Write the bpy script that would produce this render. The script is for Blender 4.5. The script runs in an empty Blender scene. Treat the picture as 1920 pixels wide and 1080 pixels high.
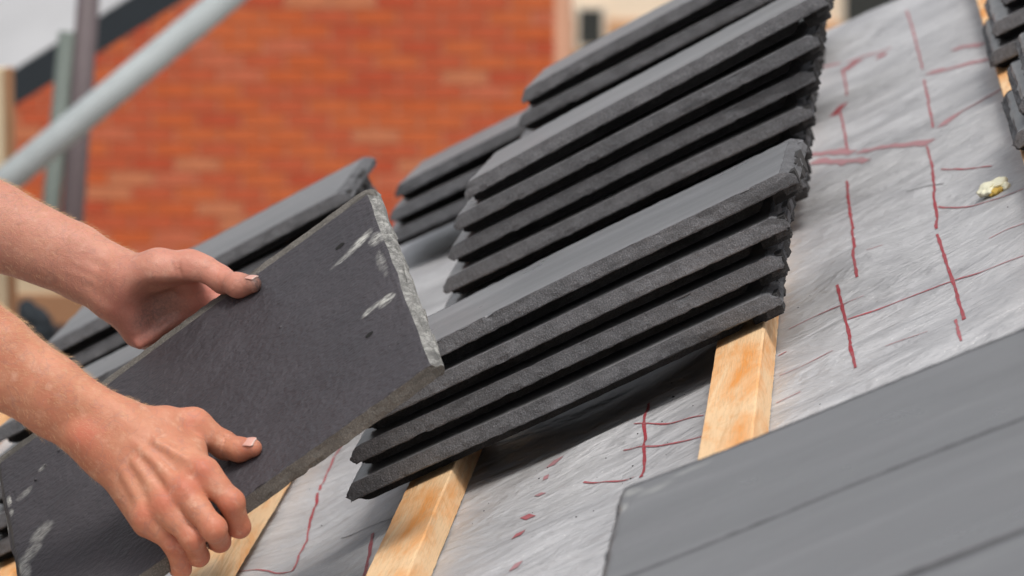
import bpy, bmesh, math, random
import numpy as np
from mathutils import Vector, Matrix
random.seed(7); rng = np.random.default_rng(7)
SC = bpy.context.scene
COL = SC.collection
PI = math.pi

# ------------------------------------------------------------------ camera, sky, sun, exposure
TH, PSI, FPX = 0.15323373, 0.0679768, 9000.0
FW = np.array([-math.sin(PSI)*math.cos(TH), math.cos(PSI)*math.cos(TH), -math.sin(TH)])
RT = np.array([math.cos(PSI), math.sin(PSI), 0.0])
UP = np.cross(RT, FW)
cam_d = bpy.data.cameras.new('camera'); cam = bpy.data.objects.new('camera', cam_d); COL.objects.link(cam)
M = Matrix(((RT[0], UP[0], -FW[0], 0), (RT[1], UP[1], -FW[1], 0), (RT[2], UP[2], -FW[2], 0), (0, 0, 0, 1)))
cam.matrix_world = M
cam_d.sensor_width = 36.0; cam_d.lens = 36.0*FPX/1920
cam_d.clip_start = 0.05; cam_d.clip_end = 2000
cam_d.dof.use_dof = True; cam_d.dof.focus_distance = 4.17; cam_d.dof.aperture_fstop = 11.5
SC.camera = cam

SUN_DIR = Vector((0.14, -0.36, 0.92)).normalized()        # towards the sun
world = bpy.data.worlds.new('World'); SC.world = world; world.use_nodes = True
wn = world.node_tree.nodes; wl = world.node_tree.links
bg = wn['Background']
sky = wn.new('ShaderNodeTexSky'); sky.sky_type = 'NISHITA'; sky.sun_disc = False
sky.sun_elevation = math.asin(SUN_DIR.z); sky.sun_rotation = math.atan2(SUN_DIR.x, SUN_DIR.y)
sky.dust_density = 4.0; sky.air_density = 1.0; sky.ozone_density = 0.6; sky.altitude = 0
hs = wn.new('ShaderNodeHueSaturation'); hs.inputs['Saturation'].default_value = 0.22   # thin cloud over the whole sky
wl.new(sky.outputs[0], hs.inputs['Color']); wl.new(hs.outputs[0], bg.inputs['Color'])
bg.inputs['Strength'].default_value = 0.14
sun_d = bpy.data.lights.new('sun', 'SUN'); sun_d.energy = 1.5; sun_d.angle = math.radians(20); sun_d.color = (1.0, 0.95, 0.87)
sun = bpy.data.objects.new('sun', sun_d); COL.objects.link(sun)
sun.rotation_euler = SUN_DIR.to_track_quat('Z', 'Y').to_euler()
SC.view_settings.view_transform = 'Standard'; SC.view_settings.look = 'None'
SC.view_settings.exposure = 0.16; SC.view_settings.gamma = 1.0; SC.view_settings.use_curve_mapping = False
SC.render.engine = 'CYCLES'
SC.cycles.max_bounces = 6; SC.cycles.use_denoising = True

# ------------------------------------------------------------------ frames of reference
PH = math.radians(25.5)                                     # roof pitch
S = np.array([math.cos(PH), 0, math.sin(PH)]); B = np.array([0, 1.0, 0]); N = np.array([-math.sin(PH), 0, math.cos(PH)])
O = np.array([-0.4209654, 4.1523413, -0.8474015])           # roof frame origin: u up the slope, v along the battens, w off the roof
def R3(u, v, w=0.0): return O + u*S + v*B + w*N
def ray(px, py): return FW + RT*(px-960)/FPX + UP*(540-py)/FPX
def at(px, py, d): return ray(px, py)*d
def on_roof(px, py, w=-0.027):
    r = ray(px, py); t = ((O@N)+w)/(r@N); d = r*t-O
    return d@S, d@B
TC = np.array([-0.5336, 3.9867, -0.7275])                   # centre of the held tile's face and its axes
TR = np.array([[0.8044, -0.2508, -0.5386], [0.0171, 0.9159, -0.401], [0.5939, 0.3133, 0.741]])
TR, _ = np.linalg.qr(TR); 
for i in range(3):
    if TR[i, i] < 0: TR[:, i] *= -1
TX, TY, TN = TR[:, 0], TR[:, 1], TR[:, 2]
def on_tile(px, py, h):
    r = ray(px, py); t = (TC@TN+h)/(r@TN); return r*t
def tloc(x, y, z): return TC + x*TX + y*TY + z*TN

# ------------------------------------------------------------------ helpers
def tag(o, label=None, cat=None, group=None, kind=None):
    if label: o['label'] = label
    if cat: o['category'] = cat
    if group: o['group'] = group
    if kind: o['kind'] = kind
    return o
def mesh_from(name, verts, faces, mats=(), smooth=False, midx=None):
    me = bpy.data.meshes.new(name)
    verts = np.asarray(verts, dtype=np.float32)
    if isinstance(faces, np.ndarray):
        nf, k = faces.shape
        me.vertices.add(len(verts)); me.vertices.foreach_set('co', verts.ravel())
        me.loops.add(nf*k); me.loops.foreach_set('vertex_index', faces.astype(np.int32).ravel())
        me.polygons.add(nf); me.polygons.foreach_set('loop_start', np.arange(0, nf*k, k, dtype=np.int32))
        me.update(calc_edges=True)
    else:
        me.from_pydata([tuple(map(float, v)) for v in verts], [], faces); me.update()
    for m in mats: me.materials.append(m)
    if midx is not None: me.polygons.foreach_set('material_index', np.asarray(midx, dtype=np.int32))
    if smooth: me.polygons.foreach_set('use_smooth', np.ones(len(me.polygons), dtype=bool))
    me.update()
    return me
def link(name, me, parent=None, mat=None):
    o = bpy.data.objects.new(name, me); COL.objects.link(o)
    if parent: o.parent = parent
    if mat is not None: o.matrix_world = mat
    return o
def empty(name, loc=(0, 0, 0)):
    o = bpy.data.objects.new(name, None); COL.objects.link(o); o.location = loc; o.empty_display_size = .05
    return o
def child(name, me, parent, world_mat=None):
    o = bpy.data.objects.new(name, me); COL.objects.link(o); o.parent = parent
    pm = Matrix.Translation(parent.location) if parent.rotation_euler.x == 0 and parent.rotation_euler.y == 0 and parent.rotation_euler.z == 0 else parent.matrix_basis
    o.matrix_parent_inverse = pm.inverted()
    if world_mat is not None: o.matrix_basis = world_mat
    return o
def frame(origin, ax, ay, az):
    return Matrix(((ax[0], ay[0], az[0], origin[0]), (ax[1], ay[1], az[1], origin[1]), (ax[2], ay[2], az[2], origin[2]), (0, 0, 0, 1)))
def box_bm(bm, lo, hi, bevel=0.0):
    vs = [bm.verts.new((x, y, z)) for x in (lo[0], hi[0]) for y in (lo[1], hi[1]) for z in (lo[2], hi[2])]
    fs = [bm.faces.new([vs[i] for i in q]) for q in ((0,1,3,2),(4,6,7,5),(0,4,5,1),(2,3,7,6),(0,2,6,4),(1,5,7,3))]
    if bevel:
        es = {e for f in fs for e in f.edges}
        bmesh.ops.bevel(bm, geom=list(es), offset=bevel, segments=2, affect='EDGES', profile=.6)
def box_me(name, lo, hi, mat, bevel=0.0):
    bm = bmesh.new(); box_bm(bm, lo, hi, bevel); me = bpy.data.meshes.new(name); bm.to_mesh(me); bm.free(); me.materials.append(mat); return me
def tube_me(name, pts, r, mat, seg=16):
    pts = [np.array(p, float) for p in pts]; V = []; F = []
    for i, p in enumerate(pts):
        d = pts[min(i+1, len(pts)-1)]-pts[max(i-1, 0)]; d /= np.linalg.norm(d)
        a = np.cross(d, [0, 0, 1.0]); a = a if np.linalg.norm(a) > 1e-3 else np.cross(d, [0, 1.0, 0]); a /= np.linalg.norm(a); b2 = np.cross(d, a)
        for k in range(seg): t = 2*PI*k/seg; V.append(p+r*(a*math.cos(t)+b2*math.sin(t)))
    for i in range(len(pts)-1):
        for k in range(seg): F.append((i*seg+k, i*seg+(k+1) % seg, (i+1)*seg+(k+1) % seg, (i+1)*seg+k))
    F.append(tuple(range(seg))[::-1]); F.append(tuple(range((len(pts)-1)*seg, len(pts)*seg)))
    me = mesh_from(name, V, F, [mat]); me.polygons.foreach_set('use_smooth', [len(p.vertices) == 4 for p in me.polygons]); return me

# ------------------------------------------------------------------ material helpers
class NT:
    def __init__(s, name):
        s.m = bpy.data.materials.new(name); s.m.use_nodes = True
        s.n = s.m.node_tree.nodes; s.l = s.m.node_tree.links; s.p = s.n['Principled BSDF']
        s.tc = s.n.new('ShaderNodeTexCoord')
    def new(s, t, **kw):
        nd = s.n.new(t)
        for k, v in kw.items():
            if k.startswith('i_'): nd.inputs[k[2:].replace('_', ' ')].default_value = v
            else: setattr(nd, k, v)
        return nd
    def lk(s, a, b): s.l.new(a, b)
    def mp(s, scale=(1, 1, 1), rot=(0, 0, 0), src='Object'):
        m = s.new('ShaderNodeMapping'); m.inputs['Scale'].default_value = scale; m.inputs['Rotation'].default_value = rot
        s.lk(s.tc.outputs[src], m.inputs['Vector']); return m.outputs[0]
    def noise(s, vec, scale, detail=5, rough=.55, dist=0.0):
        n = s.new('ShaderNodeTexNoise'); n.inputs['Scale'].default_value = scale; n.inputs['Detail'].default_value = detail
        n.inputs['Roughness'].default_value = rough; n.inputs['Distortion'].default_value = dist
        s.lk(vec, n.inputs['Vector']); return n.outputs['Fac']
    def ramp(s, fac, stops):
        r = s.new('ShaderNodeValToRGB'); e = r.color_ramp.elements
        while len(e) < len(stops): e.new(0.5)
        for el, (p, c) in zip(e, stops):
            el.position = p; el.color = c if len(c) == 4 else (*c, 1)
        s.lk(fac, r.inputs[0]); return r.outputs[0]
    def mr(s, fac, a, b, c=0.0, d=1.0):
        r = s.new('ShaderNodeMapRange'); r.inputs[1].default_value = a; r.inputs[2].default_value = b; r.inputs[3].default_value = c; r.inputs[4].default_value = d
        s.lk(fac, r.inputs[0]); return r.outputs[0]
    def math(s, op, a, b=None):
        m = s.new('ShaderNodeMath', operation=op)
        for i, x in enumerate((a, b)):
            if x is None: continue
            if isinstance(x, (int, float)): m.inputs[i].default_value = x
            else: s.lk(x, m.inputs[i])
        return m.outputs[0]
    def mix(s, fac, a, b, blend='MIX'):
        m = s.new('ShaderNodeMix', data_type='RGBA', blend_type=blend)
        for sock, x in ((m.inputs[0], fac), (m.inputs[6], a), (m.inputs[7], b)):
            if isinstance(x, (int, float)): sock.default_value = x
            elif isinstance(x, tuple): sock.default_value = x if len(x) == 4 else (*x, 1)
            else: s.lk(x, sock)
        return m.outputs[2]
    def bump(s, h, strength, dist, prev=None):
        b = s.new('ShaderNodeBump'); b.inputs['Strength'].default_value = strength; b.inputs['Distance'].default_value = dist
        s.lk(h, b.inputs['Height'])
        if prev is not None: s.lk(prev, b.inputs['Normal'])
        return b.outputs[0]
    def set(s, color=None, rough=None, normal=None, spec=None, metal=None, **kw):
        for key, x in (('Base Color', color), ('Roughness', rough), ('Normal', normal), ('Specular IOR Level', spec), ('Metallic', metal)):
            if x is None: continue
            if isinstance(x, (int, float)): s.p.inputs[key].default_value = x
            elif isinstance(x, tuple): s.p.inputs[key].default_value = (*x, 1) if len(x) == 3 else x
            else: s.lk(x, s.p.inputs[key])
        return s.m
def flat(name, col, rough=.6, metal=0.0, var=.25, scale=8.0, bumpd=.001):
    t = NT(name); v = t.mp(); n = t.noise(v, scale, 6)
    c = t.mix(n, tuple(x*(1-var) for x in col), tuple(min(1, x*(1+var)) for x in col))
    nb = t.noise(v, scale*12, 4)
    return t.set(c, rough, t.bump(nb, .4, bumpd), metal=metal)

# tile concrete: smooth-rolled face with streaks along its length, and the granular sawn edge
def tile_face_mat(name, base, held=False, smears=()):
    t = NT(name); ov = t.tc.outputs['Object']
    oi = t.new('ShaderNodeObjectInfo')
    add = t.new('ShaderNodeVectorMath', operation='ADD'); t.lk(ov, add.inputs[0])
    sc = t.new('ShaderNodeVectorMath', operation='SCALE'); t.lk(oi.outputs['Random'], sc.inputs['Scale']); sc.inputs[0].default_value = (13, 7, 5); t.lk(sc.outputs[0], add.inputs[1])
    if held: vec = ov
    else: vec = add.outputs[0]
    def mp(scale):
        m = t.new('ShaderNodeMapping'); m.inputs['Scale'].default_value = scale; t.lk(vec, m.inputs['Vector']); return m.outputs[0]
    st = t.noise(mp((3.5, 160, 160)), 1.0, 5, .6)
    st2 = t.noise(mp((9, 420, 420)), 1.0, 3, .6)
    bl = t.noise(mp((1, 1, 1)), 14, 4)
    gr = t.noise(mp((1, 1, 1)), 900, 3, .7)
    c = t.mix(t.mr(bl, .3, .7), tuple(x*.82 for x in base), tuple(x*1.18 for x in base))
    if not held:
        dust = t.noise(mp((5, 22, 22)), 1.0, 6, .7, .6); c = t.mix(t.mr(dust, .52, .74, 0, .55), c, (.30, .30, .305))
        c = t.mix(1.0, c, t.mix(oi.outputs['Random'], (.80, .80, .80), (1.15, 1.15, 1.15)), 'MULTIPLY')
    if not held: c = t.mix(t.mr(t.noise(mp((1.5, 14, 14)), 1.0, 4, .55), .38, .66), tuple(x*.72 for x in base), c)
    c = t.mix(t.mr(st, .52, .78, 0, .30 if not held else .12), c, tuple(x*2.1 for x in base))
    scr = t.mr(st2, .70, .78, 0, .30 if not held else .05)
    c = t.mix(scr, c, (.30, .30, .31))
    c = t.mix(t.mr(gr, .3, .75, 0, .25), c, tuple(x*.45 for x in base))
    rough = t.mr(bl, .3, .7, .27 if not held else .48, .36 if not held else .64)
    h = t.math('ADD', t.math('MULTIPLY', st, .7 if not held else .10), t.math('MULTIPLY', gr, .22 if not held else .12))
    nrm = t.bump(h, .55 if held else .35, .0010 if held else .0007)
    if held:
        mid = t.math('ADD', t.noise(mp((1, 1.3, 1)), 150, 3, .55), t.math('MULTIPLY', t.noise(mp((1, 1.25, 1)), 62, 3, .5), 1.1))   # orange-peel skin of the tile
        nrm = t.bump(mid, .85, .0025, nrm)
    if smears:
        sep = t.new('ShaderNodeSeparateXYZ'); t.lk(ov, sep.inputs[0])
        wob = t.noise(mp((1, 1, 1)), 60, 5, .65); fine = t.noise(mp((110, 420, 300)), 1.0, 4, .7)
        tot = None
        # (x, y, along, across, angle, strength) of each dried lime smear on the face
        for (x, y, a, b, ang, k) in smears:
            dx = t.math('SUBTRACT', sep.outputs[0], x); dy = t.math('SUBTRACT', sep.outputs[1], y)
            ca, sa = math.cos(ang), math.sin(ang)
            a, b = a*.82, b*.82
            p = t.math('DIVIDE', t.math('ADD', t.math('MULTIPLY', dx, ca), t.math('MULTIPLY', dy, sa)), a)
            q = t.math('DIVIDE', t.math('SUBTRACT', t.math('MULTIPLY', dy, ca), t.math('MULTIPLY', dx, sa)), b)
            r = t.math('ADD', t.math('MULTIPLY', p, p), t.math('MULTIPLY', q, q))
            r = t.math('ADD', r, t.math('MULTIPLY', t.math('SUBTRACT', wob, .5), 2.6))
            g = t.mr(r, 1.1, .1, 0, k)
            tot = g if tot is None else t.math('MAXIMUM', tot, g)
        tot = t.math('MULTIPLY', tot, t.mr(fine, .34, .58, .0, 1.0))
        spk = t.new('ShaderNodeTexVoronoi'); spk.inputs['Scale'].default_value = 130; t.lk(ov, spk.inputs['Vector'])
        sp = t.math('MULTIPLY', t.mr(spk.outputs['Distance'], .10, .04), t.mr(t.noise(mp((1, 1, 1)), 22, 2), .60, .66))
        tot = t.math('MAXIMUM', tot, t.math('MULTIPLY', sp, .35))
        c = t.mix(tot, c, (.50, .50, .47))
        pits = t.mr(spk.outputs['Distance'], .0, .10, 1, 0)
        pits = t.math('MULTIPLY', pits, t.mr(t.noise(mp((1, 1, 1)), 33, 2), .58, .62))
        nrm = t.bump(pits, .7, -.0012, nrm)
        rough = t.math('MAXIMUM', rough, t.math('MULTIPLY', tot, .9))
    return t.set(c, rough, nrm, spec=.5 if held else .9)
def tile_edge_mat(name, base, pale=False):
    t = NT(name); ov = t.tc.outputs['Object']
    g1 = t.noise(ov, 750, 4, .75); g2 = t.noise(ov, 240, 4, .6); g3 = t.noise(ov, 40, 3)
    c = t.mix(t.mr(g3, .3, .7), tuple(x*.8 for x in base), tuple(x*1.25 for x in base))
    c = t.mix(t.mr(g1, .52, .72, 0, .75), c, tuple(min(.6, x*2.6) for x in base))
    c = t.mix(t.mr(g1, .46, .30, 0, .7), c, tuple(x*.3 for x in base))
    if pale:
        v = t.new('ShaderNodeTexVoronoi'); v.inputs['Scale'].default_value = 190; t.lk(ov, v.inputs['Vector'])
        c = t.mix(t.mr(t.noise(ov, 120, 5, .7), .46, .66, 0, .75), c, (.46, .46, .44))
        c = t.mix(t.mr(v.outputs['Distance'], .28, .12, 0, .7), c, (.10, .10, .095))
    oi = t.new('ShaderNodeObjectInfo'); off = t.new('ShaderNodeVectorMath', operation='ADD'); t.lk(ov, off.inputs[0]); t.lk(oi.outputs['Random'], off.inputs[1])
    pm = t.new('ShaderNodeMapping'); pm.inputs['Scale'].default_value = (9, 30, 30); t.lk(off.outputs[0], pm.inputs['Vector'])
    pt = t.noise(pm.outputs[0], 1.0, 3, .5)
    c = t.mix(t.mr(pt, .60, .63, 0, .55), c, tuple(x*.42 for x in base)); c = t.mix(t.mr(pt, .40, .30, 0, .35), c, tuple(min(.6, x*1.9) for x in base))
    c = t.mix(1.0, c, t.mix(oi.outputs['Random'], (.82, .82, .82), (1.14, 1.13, 1.12)), 'MULTIPLY')
    h = t.math('ADD', g1, t.math('MULTIPLY', g2, 1.3))
    return t.set(c, .92, t.bump(h, .9, .0012), spec=.3)
M_face = tile_face_mat('tile_face_concrete', (.160, .158, .167))  # same concrete as the held tile, base lifted to paint in grazing sky light
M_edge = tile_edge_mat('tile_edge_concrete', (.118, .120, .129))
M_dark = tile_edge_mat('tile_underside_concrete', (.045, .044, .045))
SMEARS = ((.392, .252, .022, .009, .35, 1.0), (.409, .238, .010, .016, .2, .8), (.377, .246, .022, .005, .2, .5), (.398, .136, .012, .009, .3, .95), (.383, .139, .015, .006, .2, .8),
                                     (.018, .145, .020, .013, .5, .75), (.035, .165, .020, .014, .5, .5), (.012, .128, .008, .022, .2, .8), (.026, .243, .012, .008, .2, .5), (.010, .248, .004, .012, 0, .8), (.010, .228, .004, .008, 0, .8),
                                     (.048, .262, .006, .005, .2, .5), (.405, .195, .006, .03, .0, .35))
M_held = tile_face_mat('held_tile_face', (.053, .048, .055), True, SMEARS)
M_scuff = tile_face_mat('scuffed_tile_face', (.160, .158, .167), False, ((.014, .302, .012, .020, .2, .6), (.034, .280, .020, .016, .3, .5), (.010, .255, .006, .020, 0, .6), (.058, .30, .022, .010, .2, .35)))  # same lifted base: sky light on the tops put into the colour
M_hedge = tile_edge_mat('held_tile_edge', (.125, .118, .108))
M_pale = tile_edge_mat('held_tile_lime_end', (.17, .17, .165), pale=True)

def wood_mat(name='batten_timber', base=(.87, .60, .35), warm=(.76, .30, .065)):
    t = NT(name); ov = t.tc.outputs['Object']
    def mp(s):
        m = t.new('ShaderNodeMapping'); m.inputs['Scale'].default_value = s; t.lk(ov, m.inputs['Vector']); return m.outputs[0]
    oi = t.new('ShaderNodeObjectInfo')
    grain = t.noise(mp((55, 2.2, 55)), 1.0, 6, .6, 1.2)
    fine = t.noise(mp((700, 22, 700)), 1.0, 3, .6)
    blot = t.noise(mp((24, 4, 24)), 1.0, 5, .65, .6)
    cross = t.noise(mp((60, 110, 60)), 1.0, 3, .6, .5)
    c = t.mix(t.mr(grain, .38, .66), base, tuple(x*.90 for x in base))
    c = t.mix(t.mr(blot, .42, .64, 0, .95), c, warm)
    c = t.mix(t.mr(grain, .60, .70, 0, .5), c, (.42, .17, .04))
    c = t.mix(t.mr(fine, .48, .70, 0, .45), c, tuple(x*.58 for x in base))
    c = t.mix(t.mr(cross, .60, .72, 0, .35), c, (.60, .26, .07))
    h = t.math('ADD', t.math('MULTIPLY', fine, .8), t.math('MULTIPLY', cross, .7))
    return t.set(c, .72, t.bump(h, .6, .0009), spec=.3)
M_wood = wood_mat()

def membrane_mat():
    t = NT('roof_underlay_fabric'); ov = t.tc.outputs['Object']
    def mp(s, r=(0, 0, 0)):
        m = t.new('ShaderNodeMapping'); m.inputs['Scale'].default_value = s; m.inputs['Rotation'].default_value = r; t.lk(ov, m.inputs['Vector']); return m.outputs[0]
    fib = t.noise(mp((26, 38, 1), (0, 0, .12)), 1.0, 7, .68, .5)
    fib2 = t.noise(mp((90, 150, 1), (0, 0, -.1)), 1.0, 5, .7, .8)
    blot = t.noise(mp((6, 5, 1)), 1.0, 5, .6)
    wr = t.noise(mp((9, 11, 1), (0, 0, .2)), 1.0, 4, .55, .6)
    dirt = t.noise(mp((120, 160, 1)), 1.0, 2)
    c = t.mix(t.mr(blot, .3, .7), (.33, .33, .345), (.53, .53, .545))
    c = t.mix(t.mr(fib, .50, .72, 0, .30), c, (.64, .64, .65))
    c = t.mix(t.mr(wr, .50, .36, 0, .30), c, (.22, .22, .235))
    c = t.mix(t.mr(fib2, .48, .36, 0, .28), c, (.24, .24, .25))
    glint = t.math('MULTIPLY', t.mr(t.noise(mp((300, 160, 1)), 1.0, 2), .66, .72), t.mr(blot, .42, .58)); c = t.mix(t.math('MULTIPLY', glint, .7), c, (.85, .85, .83))
    c = t.mix(t.mr(dirt, .74, .78, 0, .8), c, (.06, .055, .05))
    h = t.math('ADD', t.math('MULTIPLY', fib, 1.0), t.math('MULTIPLY', fib2, .35))
    n1 = t.bump(h, .38, .0015)
    n2 = t.bump(t.math('ADD', wr, t.math('MULTIPLY', t.noise(mp((30, 42, 1), (0, 0, .3)), 1.0, 3, .55, .6), .25)), .9, .018, n1)
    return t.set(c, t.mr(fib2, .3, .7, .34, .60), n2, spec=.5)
M_memb = membrane_mat()
def print_mat(name, col):
    t = NT(name); ov = t.tc.outputs['Object']
    n = t.noise(ov, 160, 4, .7)
    return t.set(t.mix(t.mr(n, .42, .62), col, tuple(.65*x+.09 for x in col)), .55, spec=.4)
M_red = print_mat('red_print', (.34, .022, .036))
M_pink = print_mat('faded_red_print', (.42, .20, .22))
M_pink2 = print_mat('mid_red_print', (.40, .085, .10))

# ------------------------------------------------------------------ roof: underlay, printed lines, battens
_W = [(rng.normal(0, 9), rng.normal(0, 28), rng.uniform(0, 6.28), rng.uniform(.4, 1)) for _ in range(26)]
_W2 = [(rng.normal(0, 32), rng.normal(0, 75), rng.uniform(0, 6.28), rng.uniform(.3, 1)) for _ in range(30)]
_CR = [(rng.uniform(-.4, .75), rng.uniform(-1.0, 2.4), rng.normal(.02, .22), rng.uniform(.03, .11), rng.uniform(.004, .013), rng.uniform(-.0007, .0013)) for _ in range(150)]
GAUGE = .3035
def memb_w(u, v):
    u = np.asarray(u, float); v = np.asarray(v, float)
    h = sum(a*np.sin(ku*u+kv*v+p) for ku, kv, p, a in _W)*.00060
    h = h + sum(a*np.sin(ku*u+kv*v+p) for ku, kv, p, a in _W2)*.00016
    for cu, cv, an, ln, wd, am in _CR:
        ca, sa = math.cos(an), math.sin(an); al = (u-cu)*ca+(v-cv)*sa; ac = -(u-cu)*sa+(v-cv)*ca+.12*al*al/ln*.3
        h = h+am*np.exp(-(ac/wd)**2-(al/ln)**2)
    d = np.abs((u-.0705) - GAUGE*np.round((u-.0705)/GAUGE))           # distance to the nearest batten
    free = np.clip((d-.024)/.09, 0, 1)
    sag = -.006*free*(.6+.4*np.sin(3.3*v+1.0))
    bulge = .010*np.exp(-((u-.47)/.05)**2-((v-.30)/.22)**2) - .004*np.exp(-((u-.225)/.085)**2-((v-.22)/.12)**2) + .009*np.exp(-((u-.235)/.075)**2-((v+.03)/.05)**2) - .008*np.exp(-((u+.1)/.10)**2-((v-.3)/.4)**2)
    top = -.0262
    return np.minimum(top + h*(.25+free) + sag + bulge*free, np.where(d < .030, -.0256, 1.0))
U0, U1, V0, V1 = -1.15, 2.2, -2.6, 2.72
def grid_me(name, u0, u1, v0, v1, du, dv, mats):
    us = np.linspace(u0, u1, int((u1-u0)/du)+1); vs = np.linspace(v0, v1, int((v1-v0)/dv)+1)
    UU, VV = np.meshgrid(us, vs, indexing='ij'); W = memb_w(UU, VV)
    nu, nv = UU.shape; idx = np.arange(nu*nv).reshape(nu, nv)
    F = np.stack([idx[:-1, :-1], idx[1:, :-1], idx[1:, 1:], idx[:-1, 1:]], -1).reshape(-1, 4)
    return mesh_from(name, np.stack([UU, VV, W], -1).reshape(-1, 3), F, mats, True)
ROOF = frame(O, S, B, N)
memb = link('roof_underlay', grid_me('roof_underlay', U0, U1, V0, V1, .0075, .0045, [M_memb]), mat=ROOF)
tag(memb, 'grey fibrous roof underlay sheet with red printed lines, stretched under the battens', kind='structure')
def hit_sheet(px, py):
    r = ray(px, py); tt = np.linspace(2.2, 7.4, 5200); X = r[None]*tt[:, None]-O; u, v, w = X@S, X@B, X@N
    i = int(np.argmax(w < memb_w(u, v))); return u[i], v[i]
def strip(name, pts, wid, mat, px=True, lift=.0006):
    """a printed line lying on the underlay, following its folds"""
    P2 = [hit_sheet(*p) for p in pts] if px else pts
    P2 = np.array(P2)
    if px and name == 'printed_line' and np.ptp(P2[:, 1]) > 2.5*np.ptp(P2[:, 0]): P2[:, 0] = P2[:, 0]*.35+np.polyval(np.polyfit(P2[:, 1], P2[:, 0], 1), P2[:, 1])*.65
    seg = np.linalg.norm(np.diff(P2, axis=0), axis=1); L = np.concatenate([[0], np.cumsum(seg)])
    n = max(6, int(L[-1]/.006)); ss = np.linspace(0, L[-1], n)
    u = np.interp(ss, L, P2[:, 0]); v = np.interp(ss, L, P2[:, 1])
    ker = np.ones(5)/5
    if n > 12: u[2:-2] = np.convolve(u, ker, 'valid'); v[2:-2] = np.convolve(v, ker, 'valid')
    du, dv = np.gradient(u), np.gradient(v); l = np.hypot(du, dv)+1e-9
    wv = wid*.5*(1+.3*np.sin(ss*90+pts[0][0])*np.sin(ss*37))
    a = np.stack([u-dv/l*wv, v+du/l*wv], -1); b = np.stack([u+dv/l*wv, v-du/l*wv], -1)
    V = np.concatenate([a, b]); W = memb_w(V[:, 0], V[:, 1])+lift
    V = np.column_stack([V, W]); i = np.arange(n-1)
    F = np.stack([i, i+n, i+n+1, i+1], -1)
    o = link(name, mesh_from(name, V, F, [mat], True)); o.parent = memb
    return o
for pts in ([(1570,535),(1580,575),(1592,630),(1605,690)], [(1748,310),(1752,370),(1756,430)], [(1757,440),(1785,520),(1808,600)], [(1588,340),(1597,420),(1608,520)],
            [(1217,757),(1210,820),(1203,895)], [(596,925),(580,990)]):
    strip('printed_line', pts, .0029, M_red)
strip('printed_line', [(700,1000),(692,1040),(685,1080)], .0035, M_red)
for pts in ([(1700,20),(1718,80),(1730,130)], [(1733,150),(1750,240)], [(1575,210),(1585,250),(1592,290)], [(650,810),(625,860),(600,920)], [(580,990),(560,1050),(548,1072)],
            [(1792,600),(1803,640)], [(1738,275),(1748,310)], [(1893,140),(1906,215)], [(1580,130),(1588,180)]):
    strip('printed_line', pts, .0025, M_pink2)
for pts in ([(1462,705),(1500,690),(1562,658)], [(1456,757),(1502,735)], [(1480,618),(1530,592),(1620,555)], [(1590,600),(1700,560),(1790,525),(1920,480)], [(1170,845),(1250,835),(1320,818)],
            [(1190,795),(1320,780)], [(1760,388),(1830,386),(1880,370),(1920,355)], [(1855,448),(1890,430),(1920,420)], [(1625,470),(1655,460)], [(430,1075),(480,1068),(548,1072)], [(1460,668),(1475,660)],
            [(1660,650),(1740,622)], [(1095,905),(1190,895)], [(1860,312),(1800,318),(1765,318)]):
    strip('printed_hairline', pts, .0024, M_pink2)
M_grey = print_mat('grey_print', (.10, .09, .10))
for pts in ([(640,1010),(690,990),(740,972)], [(1700,360),(1745,348),(1770,345)]):
    strip('printed_hairline', pts, .0018, M_grey)
for pts in ([(1520,130),(1575,120)], [(1590,118),(1620,105),(1660,95)], [(1740,138),(1800,124),(1855,112)], [(1765,238),(1795,214),(1840,190)], [(1842,188),(1890,160)], [(1515,292),(1600,287)],
            [(1612,285),(1680,274),(1745,268)], [(1520,306),(1580,300),(1622,305)], [(1790,92),(1845,84)]):
    strip('printed_line', pts, .013, M_pink)
for (x, y) in ((1657,100),(1597,124),(1573,208)):                       # blurred printed marks far up the sheet
    strip('printed_mark', [(x-8,y+2),(x+8,y-4)], .06, M_red)
for (x, y, w, s) in ((990,970,.020,9),(973,1003,.024,9),(1013,928,.014,7),(968,1062,.024,8),(1040,868,.016,9),(1024,896,.012,5)):
    strip('printed_mark', [(x-s,y+s*.45),(x+s,y-s*.45)], w, M_pink2 if y > 960 and y < 1010 else M_pink)

def batten_me(k, va=-2.6, vb=2.74):
    """sawn softwood batten along v, slightly waney and saw-rough"""
    r = np.random.default_rng(100+k)
    vs = np.linspace(va, vb, int((vb-va)*78)); prof = [(-.0235,-.0245),(-.0235,-.001),(-.0225,0.),(.0222,0.),(.0235,-.0012),(.0235,-.0245)]
    V = []; 
    for i, v in enumerate(vs):
        du = .0006*math.sin(3*v+k)
        for (a, b) in prof:
            V.append((a+du+r.normal(0, .00018), v, b+r.normal(0, .00014)))
    n = len(prof); F = []
    for i in range(len(vs)-1):
        for j in range(n): F.append((i*n+j, i*n+(j+1) % n, (i+1)*n+(j+1) % n, (i+1)*n+j))
    F.append(tuple(range(n))); F.append(tuple(range((len(vs)-1)*n, len(vs)*n))[::-1])
    return mesh_from('batten', V, F, [M_wood])
bl = {-3: 'second batten up from the eaves edge, bare under the kneeling roofer', -4: 'lowest batten on the underlay, nearest the eaves', -2: 'pale softwood batten at the bottom left corner beside the end of the held tile',
      -1: 'orange softwood batten passing under the gripping fingers of the lower hand', 0: 'softwood batten under the lower left end of the nearest tile stack',
      1: 'bright softwood batten under the upper right end of the nearest tile stack', 2: 'softwood batten at the right edge under the upslope tile stacks'}
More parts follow.
